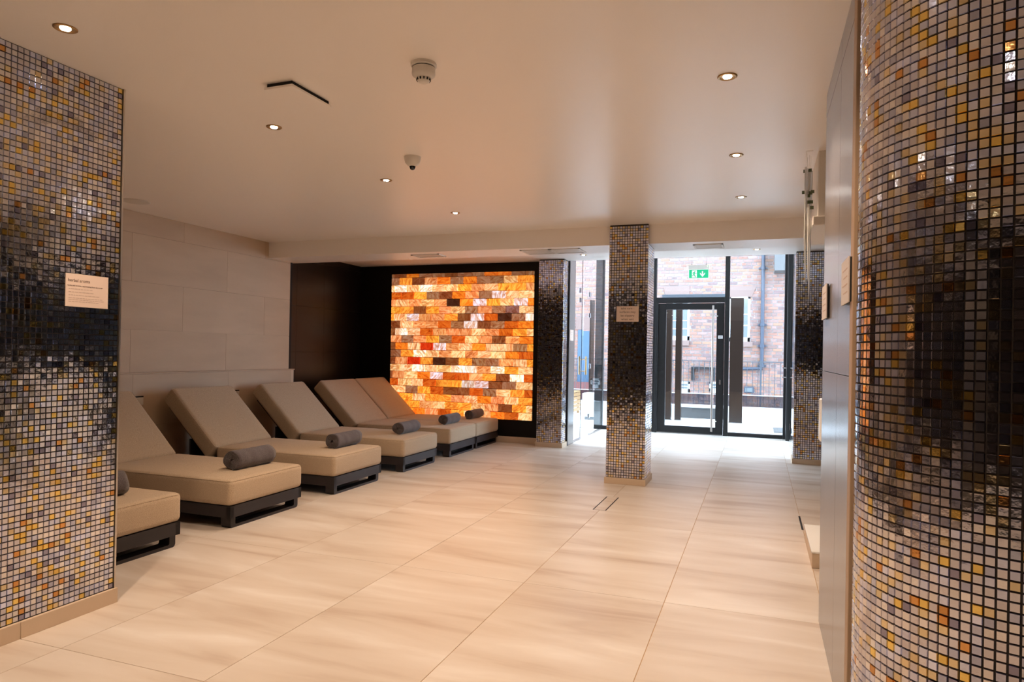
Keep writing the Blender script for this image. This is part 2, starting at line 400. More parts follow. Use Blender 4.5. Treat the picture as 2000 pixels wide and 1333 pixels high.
# left wall (face +x)
fr = []
for i in range(120):
    for j in range(NZ):
        fr.append((Vector((MX-.006, 1.9475-PITCH*(i+.5), Z0+PITCH*(j+.5))), Vector((0,1,0)), Vector((0,0,1)), Vector((1,0,0))))
mosaic(wm, (0,0,0), fr, 290)
def square_pillar(name, x0, y0, nx, ny, z1, label, grp=None):
    w, d = nx*PITCH, ny*PITCH; x1, y1 = x0+w, y0+d
    root = empty(name, ((x0+x1)/2, (y0+y1)/2, 0), label, 'pillar'); O = Vector(root.location)
    e = .004
    boxo('core', 'grout_dark', (-w/2+e, w/2-e, -d/2+e, d/2-e, 0, z1), root)
    fr = []; nz = int((z1-.062)/PITCH)
    for j in range(nz):
        z = .062 + PITCH*(j+.5)
        for i in range(nx):
            fr.append((Vector((x0+PITCH*(i+.5), y0+e, z)), Vector((1,0,0)), Vector((0,0,1)), Vector((0,-1,0))))
            fr.append((Vector((x0+PITCH*(i+.5), y1-e, z)), Vector((-1,0,0)), Vector((0,0,1)), Vector((0,1,0))))
        for i in range(ny):
            fr.append((Vector((x1-e, y0+PITCH*(i+.5), z)), Vector((0,1,0)), Vector((0,0,1)), Vector((1,0,0))))
            fr.append((Vector((x0+e, y0+PITCH*(i+.5), z)), Vector((0,-1,0)), Vector((0,0,1)), Vector((-1,0,0))))
    mosaic(root, O, fr)
    q = MB()
    boxo('plinth', 'plinth_stone', (-w/2-.012, w/2+.012, -d/2-.012, d/2+.012, 0, .060), root, .002, 1)
    return root
square_pillar('mosaic_pillar', 1.300, 6.015, 15, 16, H, 'square mosaic pillar in the middle of the floor with a slippery-surface notice')
square_pillar('mosaic_pillar', -.105, 8.175, 14, 9, H, 'dark square mosaic pillar between the salt wall and the glass side door')
square_pillar('mosaic_pillar', 3.075, 8.165, 16, 14, H, 'dark square mosaic pillar right of the entrance door')
# round column
CC = Vector((3.405, 1.841, 0)); CRR = .437
rc = empty('round_mosaic_column', CC, 'big round mosaic column in the right foreground', 'column')
obj('core', MB().cyl((0,0,0), (0,0,H), CRR-.004, 110).mesh('core', 'grout_dark'), rc)
fr = []; NA = 110
for k in range(NA):
    a = 3.271 + k*2*PI/NA + PI/NA
    n_ = Vector((math.cos(a), math.sin(a), 0)); u_ = Vector((-n_.y, n_.x, 0))
    for j in range(100):
        fr.append((CC + n_*(CRR-.0035) + Vector((0, 0, PITCH*(j+.5))), u_, Vector((0,0,1)), n_))
mosaic(rc, CC, fr, 290)

# ================================================================ SALT WALL
salt = empty('salt_block_wall', (-1.33, 8.345, .317), 'glowing orange and white backlit salt block panel on the black wall', 'salt wall')
obj('backing', B(-1.115, 1.115, .006, .015, 0, 2.06).mesh('backing', 'black_board'), salt)
SP = dict(W=(1.15,.98,.80), L=(.78,.66,.64), C=(1.0,.60,.27), P=(.88,.36,.13), O=(.95,.25,.02), Y=(1.0,.40,.045), D=(.62,.12,.01), R=(.62,.035,.005), B=(.24,.075,.022), K=(.06,.018,.008), T=(.36,.17,.08), M=(.26,.13,.10))
rows = [(.2,'TBOTTBTTOOTT'),(.65,'TYBPOTOTTCY'),(.25,'CWCWCCYPCYYP'),(.82,'DDYTBOPTLCC'),(.4,'PCPCPKOLYCLO'),(.8,'YYBYPCTPTMC'),(.25,'YCLPPYBLDKTW'),(.75,'BCPPDTLBTDO'),
 (.35,'BWCDPPPCPDYC'),(.85,'PTPYTDCPBPO'),(.4,'BOCRLPCOCCTY'),(.85,'TYWCPCPCCOD'),(.4,'BPRYKBYTTPCY'),(.8,'CCWCCWWPWYC'),(.2,'BPCOLDDPYBWD'),(.65,'DCCDYYLLBTC'),
 (.25,'CCTYDBBDTCYD'),(.85,'OYCYYPCOPCY'),(.4,'OYYPCYYCPBYC'),(.85,'OYOPDYCCODC')]
bl_ = .2045; RW = 2.215
sm = {}
for r, (f0, ls) in enumerate(rows):
    z1 = 2.058 if r == 0 else 2.0 - (r-1)*.1053; z0 = 2.0 if r == 0 else z1-.1053
    x = 0
    for k, ch in enumerate(ls):
        w = bl_*f0 if k == 0 else bl_
        if k == len(ls)-1 or x+w > RW: w = RW-x
        if w < .02: break
        if w > .26: w = bl_
        key = (round(w, 3), round(z1-z0, 3))
        if key not in sm:
            a, b = w/2-.0034, (z1-z0)/2-.0034
            sm[key] = B(-a, a, -.012, .014, -b, b).mesh('salt_block', 'salt_block', .004, 1)
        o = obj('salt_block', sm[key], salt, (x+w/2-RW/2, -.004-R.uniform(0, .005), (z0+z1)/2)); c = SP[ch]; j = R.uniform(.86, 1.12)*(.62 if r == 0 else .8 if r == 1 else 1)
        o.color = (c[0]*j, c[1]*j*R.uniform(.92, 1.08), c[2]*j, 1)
        x += w
        if x > RW-.02: break

# ================================================================ ENTRANCE GLAZING (plane y = 10.7)
GY = 10.70
w1 = empty('window_1', (0, GY, 0), 'black-framed glazed screen around and above the entrance door', 'window', kind='structure')
def gb(name, x0, x1, z0, z1, m='black_metal', p=None, y0=-.04, y1=.05, bev=.002):
    return boxo(name, m, (x0, x1, y0, y1, z0, z1), p or w1, bev, 1)
ZT = 2.93
gb('mullion', .10, .235, 0, ZT); gb('mullion', 1.045, 1.10, 0, ZT); gb('mullion', 2.165, 2.235, 0, ZT, y0=-.05); gb('mullion', 3.035, 3.15, 0, ZT, y0=-.06)
gb('transom', 1.10, 2.165, 2.095, 2.18); gb('sill_rail', 2.235, 3.035, 0, .055); gb('sill_rail', .235, 1.045, 0, .06); gb('head_rail', .10, 3.15, ZT-.05, ZT)
boxo('pane', 'clear_glass', (1.10, 2.165, -.004, .004, 2.18, ZT-.05), w1); boxo('pane', 'clear_glass', (2.235, 3.035, -.004, .004, .055, ZT-.05), w1); boxo('pane', 'clear_glass', (.235, 1.045, -.004, .004, .06, ZT-.05), w1)
d1 = empty('door_1', (1.10, GY, 0), 'black-framed glass entrance door with a tall steel pull bar', 'door', kind='structure')
def db(name, x0, x1, z0, z1, m='black_metal', y0=-.035, y1=.035, bev=.002): return boxo(name, m, (x0-1.10, x1-1.10, y0, y1, z0, z1), d1, bev, 1)
db('jamb', 1.10, 1.135, .0, 2.095, y0=-.06, y1=.05)
db('stile', 1.14, 1.262, .012, 2.085); db('stile', 2.045, 2.160, .012, 2.085); db('rail', 1.262, 2.045, .012, .118); db('rail', 1.262, 2.045, 1.985, 2.085)
db('pane', 1.262, 2.045, .118, 1.985, 'clear_glass', -.004, .004, 0)
bar = obj('pull_bar', MB().cyl((1.992-1.10, -.085, .06), (1.992-1.10, -.085, 2.045), .016, 16).mesh('pull_bar', 'bar_steel', smooth=False), d1)
for z in (.22, 1.88): obj('bar_mount', MB().cyl((1.992-1.10, -.085, z), (2.06-1.10, -.034, z), .009, 10).mesh('bar_mount', 'steel'), d1)
lp = boxo('lock_plate', 'brushed_steel', (2.095-1.1, 2.118-1.1, -.040, -.035, .80, .875), d1, .001, 1)
boxo('door_closer', 'brushed_steel', (2.04-1.1, 2.14-1.1, -.060, -.036, 2.083, 2.094), d1, .002, 1)
nt = empty('door_notice', (2.105, GY-.037, 1.55), 'small white notice on the black door stile above the lock', 'notice')
boxo('card', 'paint_white', (-.035, .035, -.002, .0015, -.024, .024), nt); text('lettering', 'pull', .026, 'ink', nt, (-.022, -.0025, -.008), (PI/2, 0, 0))

# left glass side wall with the glass door (x = .22)
w2 = empty('window_2', (.225, 0, 0), 'frameless glass side screen between the salt wall pillar and the entrance', 'window', kind='structure')
boxo('end_frame', 'black_metal', (-.035, .035, 8.405, 8.43, 0, 2.95), w2); boxo('steel_panel', 'gloss_panel', (-.03, .036, 8.43, 8.72, 0, 2.95), w2, .002, 1)
boxo('pane', 'side_glass', (-.005, .005, 8.72, 9.245, .02, 2.95), w2); boxo('pane', 'side_glass', (-.005, .005, 9.26, 10.66, 2.14, 2.95), w2)
boxo('pane', 'side_glass', (-.005, .005, 9.78, 10.66, .02, 2.13), w2)
boxo('floor_channel', 'brushed_steel', (-.012, .012, 8.72, 9.25, 0, .018), w2); boxo('floor_channel', 'brushed_steel', (-.012, .012, 9.77, 10.66, 0, .018), w2)
boxo('glass_edge', 'black_metal', (-.004, .004, 9.247, 9.253, .02, 2.95), w2)
for y, z in ((9.10, 2.17), (9.12, 2.03), (9.70, 2.16), (9.72, 1.84), (9.78, 1.06)): boxo('glass_clamp', 'brushed_steel', (-.014, .014, y, y+.05, z-.035, z+.035), w2, .002, 1)
d2 = empty('door_2', (.225, 0, 0), 'frameless glass side door with paired tubular handles', 'door', kind='structure')
boxo('pane', 'side_glass', (-.005, .005, 9.262, 9.765, .012, 2.125), d2)
for s in (-1, 1):
    hd = obj('handle', MB().cyl((s*.05, 9.33, .94), (s*.05, 9.33, 1.21), .012, 12).mesh('handle', 'brass'), d2)
for z in (.99, 1.16): obj('handle_mount', MB().cyl((-.05, 9.33, z), (.05, 9.33, z), .006, 8).mesh('handle_mount', 'brass'), d2)
boxo('hinge', 'brushed_steel', (-.014, .014, 9.74, 9.79, .26, .33), d2, .002, 1)
nt = empty('panel_notice', (.263, 8.54, 1.50), 'narrow pale notice on the steel panel beside the left glass door', 'notice')
boxo('card', 'card', (-.002, .002, -.09, .09, -.075, .075), nt)
for k in range(4): boxo('printed_line', 'ink_pale', (.002, .0028, -.055, .05-.02*(k % 2), .035-.024*k, .039-.024*k), nt)

# right glass side (x = 3.08) with lever handles
w3 = empty('window_3', (3.10, 0, 0), 'glass side screen with black edge frame right of the entrance door', 'window', kind='structure')
boxo('pane', 'clear_glass', (-.005, .005, 8.60, 9.50, .02, 2.95), w3); boxo('edge_frame', 'black_metal', (-.02, .02, 8.52, 8.56, 0, 2.95), w3, .002, 1)
d3 = empty('door_3', (3.10, 0, 0), 'slim glass side door with two small levers next to the entrance', 'door', kind='structure')
boxo('frame', 'black_metal', (-.03, .02, 10.42, 10.60, 0, 2.9), d3, .002, 1); boxo('pane', 'clear_glass', (-.005, .005, 9.53, 10.42, .015, 2.9), d3)
for z in (1.09, .95): obj('lever', MB().cyl((-.03, 10.46, z), (-.085, 10.46, z), .008, 10).cyl((-.08, 10.47, z), (-.08, 10.36, z), .007, 10).mesh('lever', 'brushed_steel'), d3)
boxo('lock_case', 'brushed_steel', (-.036, -.03, 10.47, 10.52, .98, 1.05), d3); boxo('floor_lock', 'brushed_steel', (-.036, -.03, 10.47, 10.51, .16, .26), d3)

# exit sign
ex = empty('exit_sign', (1.845, 9.6, 2.30), 'green hanging emergency exit sign with running figure and down arrow', 'sign')
boxo('housing', 'white_plastic', (-.145, .15, -.02, .02, .195, .255), ex, .003, 1)
boxo('diffuser', 'exit_white', (-.138, .142, -.006, .006, .06, .192), ex, .002, 1)
boxo('legend_panel', 'exit_green', (-.132, .136, -.0075, -.006, .068, .186), ex)
boxo('indicator', 'led', (.118, .128, -.022, -.02, .228, .238), ex)
for x in (-.095, .105): obj('wire', MB().cyl((x, 0, .255), (x, 0, .65), .0012, 6).mesh('wire', 'black_metal'), ex); obj('wire_clip', MB().cyl((x, 0, .255), (x, 0, .268), .006, 8).mesh('wire_clip', 'black_metal'), ex)
def poly(name, pts, m, par, y=-.0083, sx=1, ox=0, oz=0):
    mb = MB(); n = len(pts)
    mb.v = [(ox+a*sx, y, oz+b*sx) for a, b in pts]+[(ox+a*sx, y+.0006, oz+b*sx) for a, b in pts]
    mb.f = [tuple(range(n)), tuple(range(2*n-1, n-1, -1))]+[(i, i+n, (i+1) % n+n, (i+1) % n) for i in range(n)]
    return obj(name, mb.mesh(name, m), par)
poly('doorway_symbol', [(-.093,.075),(-.023,.075),(-.023,.178),(-.093,.178)], 'exit_white', ex)
poly('arrow', [(.055,.082),(.091,.125),(.089,.146),(.064,.118),(.064,.166),(.046,.166),(.046,.118),(.021,.146),(.019,.125)], 'exit_white', ex)
rm = obj('running_figure', MB().cyl((-.052, -.0085, .160), (-.052, -.0098, .160), .0075, 14).mesh('head', 'exit_green'), ex)
for a in ([(-.070,.154),(-.052,.152),(-.050,.130),(-.064,.112),(-.073,.120)], [(-.070,.154),(-.088,.135),(-.083,.131),(-.064,.146)], [(-.052,.150),(-.042,.138),(-.026,.138),(-.026,.132),(-.046,.131)],
          [(-.062,.128),(-.052,.118),(-.036,.078),(-.044,.078),(-.066,.114)], [(-.064,.118),(-.074,.098),(-.100,.097),(-.100,.104),(-.079,.106),(-.074,.122)]):
    poly('running_figure', a, 'exit_green', ex, y=-.0095)

# ================================================================ EXTERIOR
ter = tag(obj('terrace_floor', B(-6, 9, 10.78, 14.12, -.12, -.01).box(-6, -.02, 8.52, 10.78, -.12, -.01).box(3.2, 9, 8.6, 10.78, -.12, -.01).mesh('terrace', 'mortar')), 'bright pale paved terrace outside the glass', 'terrace', kind='structure')
cache = {}
for i in range(-5, 7):
    for j in range(0, 5):
        x0, x1, y0, y1 = i*.75, (i+1)*.75, 10.80+j*.75, min(10.80+(j+1)*.75, 14.1)
        if y1-y0 < .05: continue
        k = round(y1-y0, 2)
        if k not in cache: cache[k] = B(-.3735, .3735, -k/2+.0015, k/2-.0015, -.012, 0).mesh('paving_slab', 'terrace_pale', .001, 1)
        obj('paving_slab', cache[k], ter, ((x0+x1)/2, (y0+y1)/2, 0))
tag(obj('door_mat', B(2.93, 3.6, 11.55, 12.35, 0, .012).mesh('door_mat', 'terrace_grey', .003, 1)), 'small grey mat on the terrace outside the right pane', 'mat')
kb = empty('kerb', (0, 14.15, 0), 'low pale kerb at the terrace edge carrying the glass balustrade', 'kerb', kind='structure')
for i in range(-6, 10): boxo('kerb_stone', 'terrace_pale', (i*.9+.2, i*.9+1.095, -.05, .10, 0, .20), kb, .003, 1)
boxo('coping', 'paint_white', (-5.2, 9, -.07, .12, .20, .222), kb, .002, 1)
pn = empty('balustrade', (0, 14.17, 0), 'low smoked glass balustrade on the terrace kerb', 'balustrade')
for i in range(-4, 6): boxo('glass_panel', 'smoked_glass', (i*1.5+.31, i*1.5+1.79, -.005, .005, .222, .455), pn)
boxo('top_rail', 'paint_white', (-5.6, 9, -.012, .012, .455, .470), pn)
pl_ = empty('planter_bench', (1.62, 13.65, 0), 'low dark planter bench with a white top behind the entrance door', 'bench')
boxo('base', 'terrace_grey', (-.52, .42, -.15, .25, 0, .215), pl_, .003, 1); boxo('top', 'paint_white', (-.54, .44, -.18, .28, .215, .25), pl_, .003, 1)
# portal frame outside
for x0, x1, lb in ((.975, 1.100, 'dark bronze post outside, hard left in the entrance door pane'), (1.170, 1.285, 'dark bronze post outside, second from the left in the door pane'), (2.165, 2.40, 'glossy dark bronze post outside behind the right-hand pane')):
    p = empty('bronze_post', ((x0+x1)/2, 12.9, 0), lb, 'post', 'dark posts outside the entrance'); w = (x1-x0)/2
    boxo('shaft', 'post_bronze', (-w, w, -.06, .08, 0.012, 2.34), p, .003, 1); boxo('foot_plate', 'brushed_steel', (-w-.01, w+.01, -.07, .09, 0, .012), p)
tag(obj('canopy_bar', B(.90, 2.07, 12.84, 12.98, 2.352, 2.42).mesh('canopy_bar', 'rail_grey', .003, 1)), 'grey horizontal bar resting over the outdoor posts', 'beam')
# brick building
BY = 16.5
bw = tag(obj('brick_building', B(-7, 9, BY+.012, BY+.3, -1.5, 7.5).mesh('brick_building', 'mortar')), 'old red brick building across the lightwell', 'building')
def bcol():
    t = R.random()
    c = (.55, .27, .20) if t < .45 else (.50, .30, .26) if t < .7 else (.62, .33, .22) if t < .85 else (.40, .25, .24) if t < .95 else (.27, .19, .19)
    k = .43*R.uniform(.8, 1.2); return tuple(x*k for x in c)+(1,)
BPAL = [bcol() for _ in range(24)]
openings = [(2.0, 2.465, 1.60, 2.665), (.63, 1.08, 1.62, 2.67), (.86, 1.11, .34, .61), (1.56, 1.79, .37, .63), (-1.70, -1.40, .45, 1.86)]
bm_cache = {}
def brick_mesh(w, c):
    k = (w, c)
    if k not in bm_cache:
        t = MB(); h = .0325; q = .006; W2 = w/2
        t.v = [(-W2,.03,-h),(W2,.03,-h),(W2,.03,h),(-W2,.03,h),(-W2+q/2,0,-h+q/2),(W2-q/2,0,-h+q/2),(W2-q/2,0,h-q/2),(-W2+q/2,0,h-q/2)]
        t.f = [(4,5,6,7),(0,1,5,4),(1,2,6,5),(2,3,7,6),(3,0,4,7)]; t.c = [BPAL[c]]*8
        bm_cache[k] = t
    return bm_cache[k]
bm_mesh = {}
stuff = MB(); cands = []
nrow = int(7.6/.075)
for r in range(nrow):
    z = -1.4 + r*.075
    x = -6.9 + (r % 2)*.115; head = (r % 4 == 0)
    while x < 8.9:
        w = .1025 if head else .215
        x2 = x+w+.012
        a0, a1, cz = x, x+w, z+.0375
        for a, b, c, d in openings:            # bricks are cut where they meet an opening
            if c < cz < d and a0 < b and a1 > a:
                if a0 < a: a1 = a-.004
                elif a1 > b: a0 = b+.004
                else: a1 = a0
        cx = (a0+a1)/2; wb_ = round(a1-a0, 3)
        if wb_ > .03:
            c = R.randrange(24); y = BY + R.uniform(-.004, .004)
            d = abs(cx-2.1)/1.0 + abs(cz-1.9)/1.6
            vis = (-.1 if .9 < cx < 3.3 and .4 < cz < 3.6 else 5) + d + (1 if w < .2 else 0)
            cands.append((vis, cx, y, cz, wb_, c))
        x = x2
cands.sort(key=lambda t: t[0])
for k, (vis, cx, y, cz, w, c) in enumerate(cands):
    t = brick_mesh(w, c)
    if k < 290:
        if (w, c) not in bm_mesh: bm_mesh[(w, c)] = t.mesh('brick', 'brick_clay')
        obj('brick', bm_mesh[(w, c)], bw, (cx, y, cz))
    else:
        b = len(stuff.v); stuff.v += [(a+cx, bb+y, cc+cz) for a, bb, cc in t.v]; stuff.f += [tuple(i+b for i in q) for q in t.f]; stuff.c += t.c
o = obj('brickwork', stuff.mesh('brickwork', 'brick_clay'), bw); o['kind'] = 'stuff'
def stone(name, pts, par=bw, y0=BY-.012, m='sandstone'):
    mb = MB(); n = len(pts); mb.v = [(a, y0, b) for a, b in pts]+[(a, y0+.05, b) for a, b in pts]
    mb.f = [tuple(range(n)), tuple(range(2*n-1, n-1, -1))]+[(i, i+n, (i+1) % n+n, (i+1) % n) for i in range(n)]
    return obj(name, mb.mesh(name, m), par)
stone('lintel', [(2.0, 2.665), (2.50, 2.665), (2.60, 2.92), (2.0, 2.92)]); stone('sill_stone', [(2.0, 1.48), (2.535, 1.48), (2.535, 1.60), (2.0, 1.60)], y0=BY-.05)
stone('lintel', [(.52, 2.67), (1.07, 2.67), (1.07, 2.94), (.44, 2.94)]); stone('sill_stone', [(.62, 1.49), (1.08, 1.49), (1.08, 1.62), (.62, 1.62)], y0=BY-.05)
stone('lintel', [(-1.75, 1.87), (-1.35, 1.87), (-1.35, 2.19), (-1.75, 2.19)])
def sash(x0, x1, z0, z1, label_rails):
    f = obj('sash_window', MB().box(x0, x0+.035, BY-.002, BY+.02, z0, z1).box(x1-.05, x1, BY-.002, BY+.02, z0, z1).box(x0, x1, BY-.002, BY+.02, z1-.05, z1).box(x0, x1, BY-.002, BY+.02, z0, z0+.10).mesh('sash_window', 'paint_white'), bw)
    for z in label_rails: obj('glazing_bar', B(x0, x1, BY-.001, BY+.018, z-.012, z+.012).mesh('glazing_bar', 'paint_white'), f)
    obj('pane', B(x0+.02, x1-.03, BY+.006, BY+.010, z0+.05, z1-.03).mesh('pane', 'pane_far'), f)
sash(2.0, 2.465, 1.60, 2.665, (2.25, 1.985)); sash(.63, 1.08, 1.62, 2.67, (2.10, 1.9)); sash(.86, 1.11, .34, .61, (.5,)); sash(1.56, 1.79, .37, .63, (.52,))
obj('blue_door', B(-1.70, -1.40, BY+.0, BY+.02, .45, 1.86).mesh('blue_door', 'blue_door'), bw)['label'] = 'blue painted door'
dp = empty('drainpipe', (2.74, BY-.08, 0), 'dark grey vertical drainpipe on the brick building', 'pipe')
obj('pipe', MB().cyl((0,0,1.0), (0,0,7.4), .042, 12).cyl((.02,.0,.98), (-.62,0,.95), .035, 12).mesh('pipe', 'pipe_grey'), dp)
for z in (1.04, 1.50, 2.0, 3.33, 4.9): obj('collar', MB().cyl((0,0,z-.035), (0,0,z+.035), .058, 12).box(-.10,.10,.02,.079,z-.02,z+.02).mesh('collar', 'pipe_grey'), dp)
fl = empty('floodlight', (2.47, BY-.01, .47), 'grey box floodlight low on the brick wall behind the right pane', 'lamp')
boxo('housing', 'pipe_grey', (-.11, .11, -.09, -.0, -.07, .07), fl, .008, 2); boxo('lens', 'pane_far', (-.085, .085, -.096, -.088, -.05, .045), fl)
hb = empty('hanging_trough', (1.42, BY-.01, .85), 'dark bracketed trough on the brick wall behind the door pane', 'trough')
boxo('shelf', 'black_metal', (-.27, .28, -.16, 0, .09, .13), hb); boxo('bracket', 'black_metal', (-.27, -.20, -.14, 0, -.19, .09), hb); boxo('bracket', 'black_metal', (.21, .28, -.14, 0, -.19, .09), hb)
rl = empty('railing', (0, 15.5, 0), 'thin grey vertical-bar railing in front of the brick building', 'railing')
obj('top_bar', B(-5, 8, -.012, .012, 1.12, 1.14).mesh('top_bar', 'rail_grey'), rl); obj('bottom_bar', B(-5, 8, -.012, .012, -.30, -.28).mesh('bottom_bar', 'rail_grey'), rl)
bmh = MB().cyl((0,0,-.3), (0,0,1.12), .0065, 6).mesh('bar', 'rail_grey')
for k in range(-14, 40): obj('bar', bmh, rl, (k*.115+.02, 0, 0))
obj('post', B(-.02, .02, -.02, .02, -.3, 1.16).mesh('post', 'rail_grey'), rl, (2.72, 0, 0)); obj('post', bpy.data.meshes['post'], rl, (.3, 0, 0))
tag(obj('lightwell_floor', B(-7, 9, 14.25, 16.5, -1.5, -1.4).mesh('lightwell_floor', 'terrace_grey')), 'sunken grey floor of the lightwell', 'ground', kind='structure')
tag(obj('wall_bracket', MB().box(2.98, 3.25, 15.9, 16.5, 3.2, 3.9).mesh('wall_bracket', 'terrace_grey')), 'grey box high on the brick wall at the top right of the glazing', 'bracket')
# slatted lounger left
sb = empty('slatted_crate', (-1.05, 13.2, 0), 'honey timber slatted seat on the terrace behind the left glass door', 'seat')
for k in range(5): boxo('slat', 'timber', (-.18, .20, -.22, -.20, .06+k*.078, .125+k*.078), sb, .003, 1); boxo('slat', 'timber', (.18, .20, -.20, .30, .06+k*.078, .125+k*.078), sb, .003, 1)
for x in (-.16, .16): boxo('leg', 'timber', (x-.02, x+.02, -.2, -.16, 0, .44), sb); boxo('leg', 'timber', (x-.02, x+.02, .26, .30, 0, .44), sb)
boxo('seat_board', 'timber', (-.20, .20, -.23, .31, .445, .47), sb, .004, 1)
bx = empty('outdoor_cabinet', (-.30, 12.3, 0), 'pale box cabinet with dark post outside the left glass', 'cabinet')
boxo('box', 'terrace_pale', (-.16, .14, -.2, .2, .06, .50), bx, .004, 1); boxo('base', 'black_metal', (-.12, .12, -.16, .16, 0, .06), bx); boxo('dark_post', 'post_bronze', (-.14, -.06, .22, .30, 0, 2.3), bx)
tag(obj('red_low_wall', B(-2.4, -1.0, 15.9, 16.0, -.3, .55).mesh('red_low_wall', 'red_render')), 'low dull red wall at the foot of the brick building on the left', 'wall')

# ================================================================ CEILING FIXTURES
ring = MB().lathe([(.043, 0), (.043, -.003), (.037, -.006), (.030, -.002), (.027, .0)], n=28).mesh('trim_ring', 'brass', smooth=True)
refl = MB().lathe([(.030, -.0012), (.0, -.0012)], n=28).mesh('reflector', 'brass')
lens = MB().lathe([(.020, -.0018), (.017, -.0060), (.0, -.0070)], n=20).mesh('lamp', 'lamp_lens', smooth=True)
def downlight(x, y, z, label, ceil_lamp=True, watt=SPOT_W, c=SPOT_COL):
    e = empty('downlight', (x, y, z), label, 'downlight', 'recessed ceiling downlights')
    obj('trim_ring', ring, e); obj('reflector', refl, e); obj('lamp', lens, e)
    ld = bpy.data.lights.new('downlight_beam', 'SPOT'); ld.energy = watt; ld.color = c; ld.spot_size = math.radians(SPOT_ANGLE); ld.spot_blend = 1.0; ld.shadow_soft_size = .02
    lo = bpy.data.objects.new('downlight_beam', ld); col.objects.link(lo); lo.parent = e; lo.location = (0, 0, -.012)
names_l = {1.40: 'nearest downlight, at the top left above the mosaic wall', 2.63: 'downlight of the left row beyond the flat ceiling panel', 3.86: 'third downlight of the left row, beside the dome camera', 5.07: 'farthest downlight of the left row, just before the beam'}
names_r = {2.66: 'nearest downlight of the right row', 3.92: 'middle downlight of the right row', 5.10: 'farthest downlight of the right row, before the beam'}
for y, l in names_l.items(): downlight(.09, y, H, l)
for y, l in names_r.items(): downlight(2.53, y, H, l)
downlight(.575, 7.87, H, 'small downlight behind the beam, left of the middle pillar', watt=16); downlight(2.637, 7.88, H, 'small downlight behind the beam, near the entrance door', watt=16)
for x in (.09, 2.53):
    for y, pl2 in ((.15, 'just behind the camera'), (-1.1, 'in the middle of the rear room'), (-2.35, 'by the rear wall')): downlight(x, y, H, 'downlight of the %s row, %s' % ('left' if x < 1 else 'right', pl2), watt=SPOT_W*.8)
downlight(2.53, 1.4, H, 'downlight overhead, just outside the top of the view')

sd = empty('smoke_detector', (1.292, 2.13, H), 'white smoke detector with slotted sensor on the ceiling', 'smoke detector')
obj('base', MB().lathe([(0, 0), (.056, 0), (.056, -.012), (.050, -.016), (0, -.016)]).mesh('base', 'white_plastic', smooth=False), sd)
obj('gap_ring', MB().lathe([(.046, -.016), (.046, -.021), (0, -.021)]).mesh('gap_ring', 'dark_slot'), sd)
obj('body', MB().lathe([(.050, -.020), (.051, -.045), (.049, -.052), (.036, -.062), (.030, -.064), (0, -.064)]).mesh('body', 'white_plastic', smooth=True), sd)
obj('sensor_cage', MB().lathe([(.030, -.064), (.030, -.068), (.026, -.078), (.014, -.084), (0, -.085)]).mesh('sensor_cage', 'white_plastic', smooth=True), sd)
for k in range(12):
    a = 2*PI*k/12; o = obj('slot', B(-.003, .003, -.002, .002, -.005, .005).mesh('slot', 'dark_slot') if k == 0 else bpy.data.meshes['slot'], sd, (.0295*math.cos(a), .0295*math.sin(a), -.070), (0, 0, a+PI/2))
dc = empty('dome_camera', (.563, 3.385, H), 'small dome camera with black lens on the ceiling', 'camera')
obj('housing', MB().lathe([(.054, 0), (.054, -.012), (.046, -.040), (.030, -.056), (.016, -.062), (0, -.062)]).mesh('housing', 'white_plastic', smooth=True), dc)
obj('lens', MB().lathe([(.020, -.058), (.020, -.064), (.015, -.078), (.006, -.084), (0, -.085)], n=20).mesh('lens', 'dome_black', smooth=True), dc)
ap = empty('ceiling_panel', (.548, 2.25, H), 'flat white panel standing off the ceiling by a dark gap', 'panel', rot=(0, 0, -.02))
boxo('plate', 'ceiling_paint', (-.082, .082, -.150, .150, -.030, -.018), ap, .002, 1); boxo('shadow_spacer', 'dark_slot', (-.072, .072, -.140, .140, -.018, 0), ap)  # near-black block puts the shadow of the gap into its colour
cs = empty('ceiling_speaker', (-2.40, 3.90, H), 'round flush speaker grille on the ceiling by the left wall', 'speaker')
obj('grille', MB().lathe([(.115, 0), (.115, -.003), (.105, -.006), (0, -.004)]).mesh('grille', 'white_plastic', smooth=True), cs)
def vent(x0, x1, y0, y1, z, label, grp='ceiling air vents in the beam'):
    v = empty('air_vent', ((x0+x1)/2, (y0+y1)/2, z), label, 'air vent', grp); w, d = (x1-x0)/2, (y1-y0)/2
    obj('frame', MB().box(-w, w, -d, -d+.018, -.008, 0).box(-w, w, d-.018, d, -.008, 0).box(-w, -w+.018, -d, d, -.008, 0).box(w-.018, w, -d, d, -.008, 0).mesh('frame', 'white_plastic'), v)
    obj('duct', B(-w+.018, w-.018, -d+.018, d-.018, -.0015, 0).mesh('duct', 'dark_slot'), v)
    n = int((2*d-.04)/.018)
    for k in range(n): boxo('louvre', 'white_plastic', (-w+.018, w-.018, -d+.024+k*.018, -d+.036+k*.018, -.006, -.003), v)
BZ = 2.315
vent(.325, .645, 6.16, 6.45, BZ, 'left half of the paired air vents in the beam left of the middle pillar'); vent(.650, .965, 6.16, 6.45, BZ, 'right half of the paired air vents, next to the middle pillar')
vent(2.07, 2.345, 6.20, 6.44, BZ, 'air vent in the beam right of the middle pillar'); vent(-.97, -.63, 6.20, 6.40, BZ, 'small air vent in the beam above the loungers, farthest left')

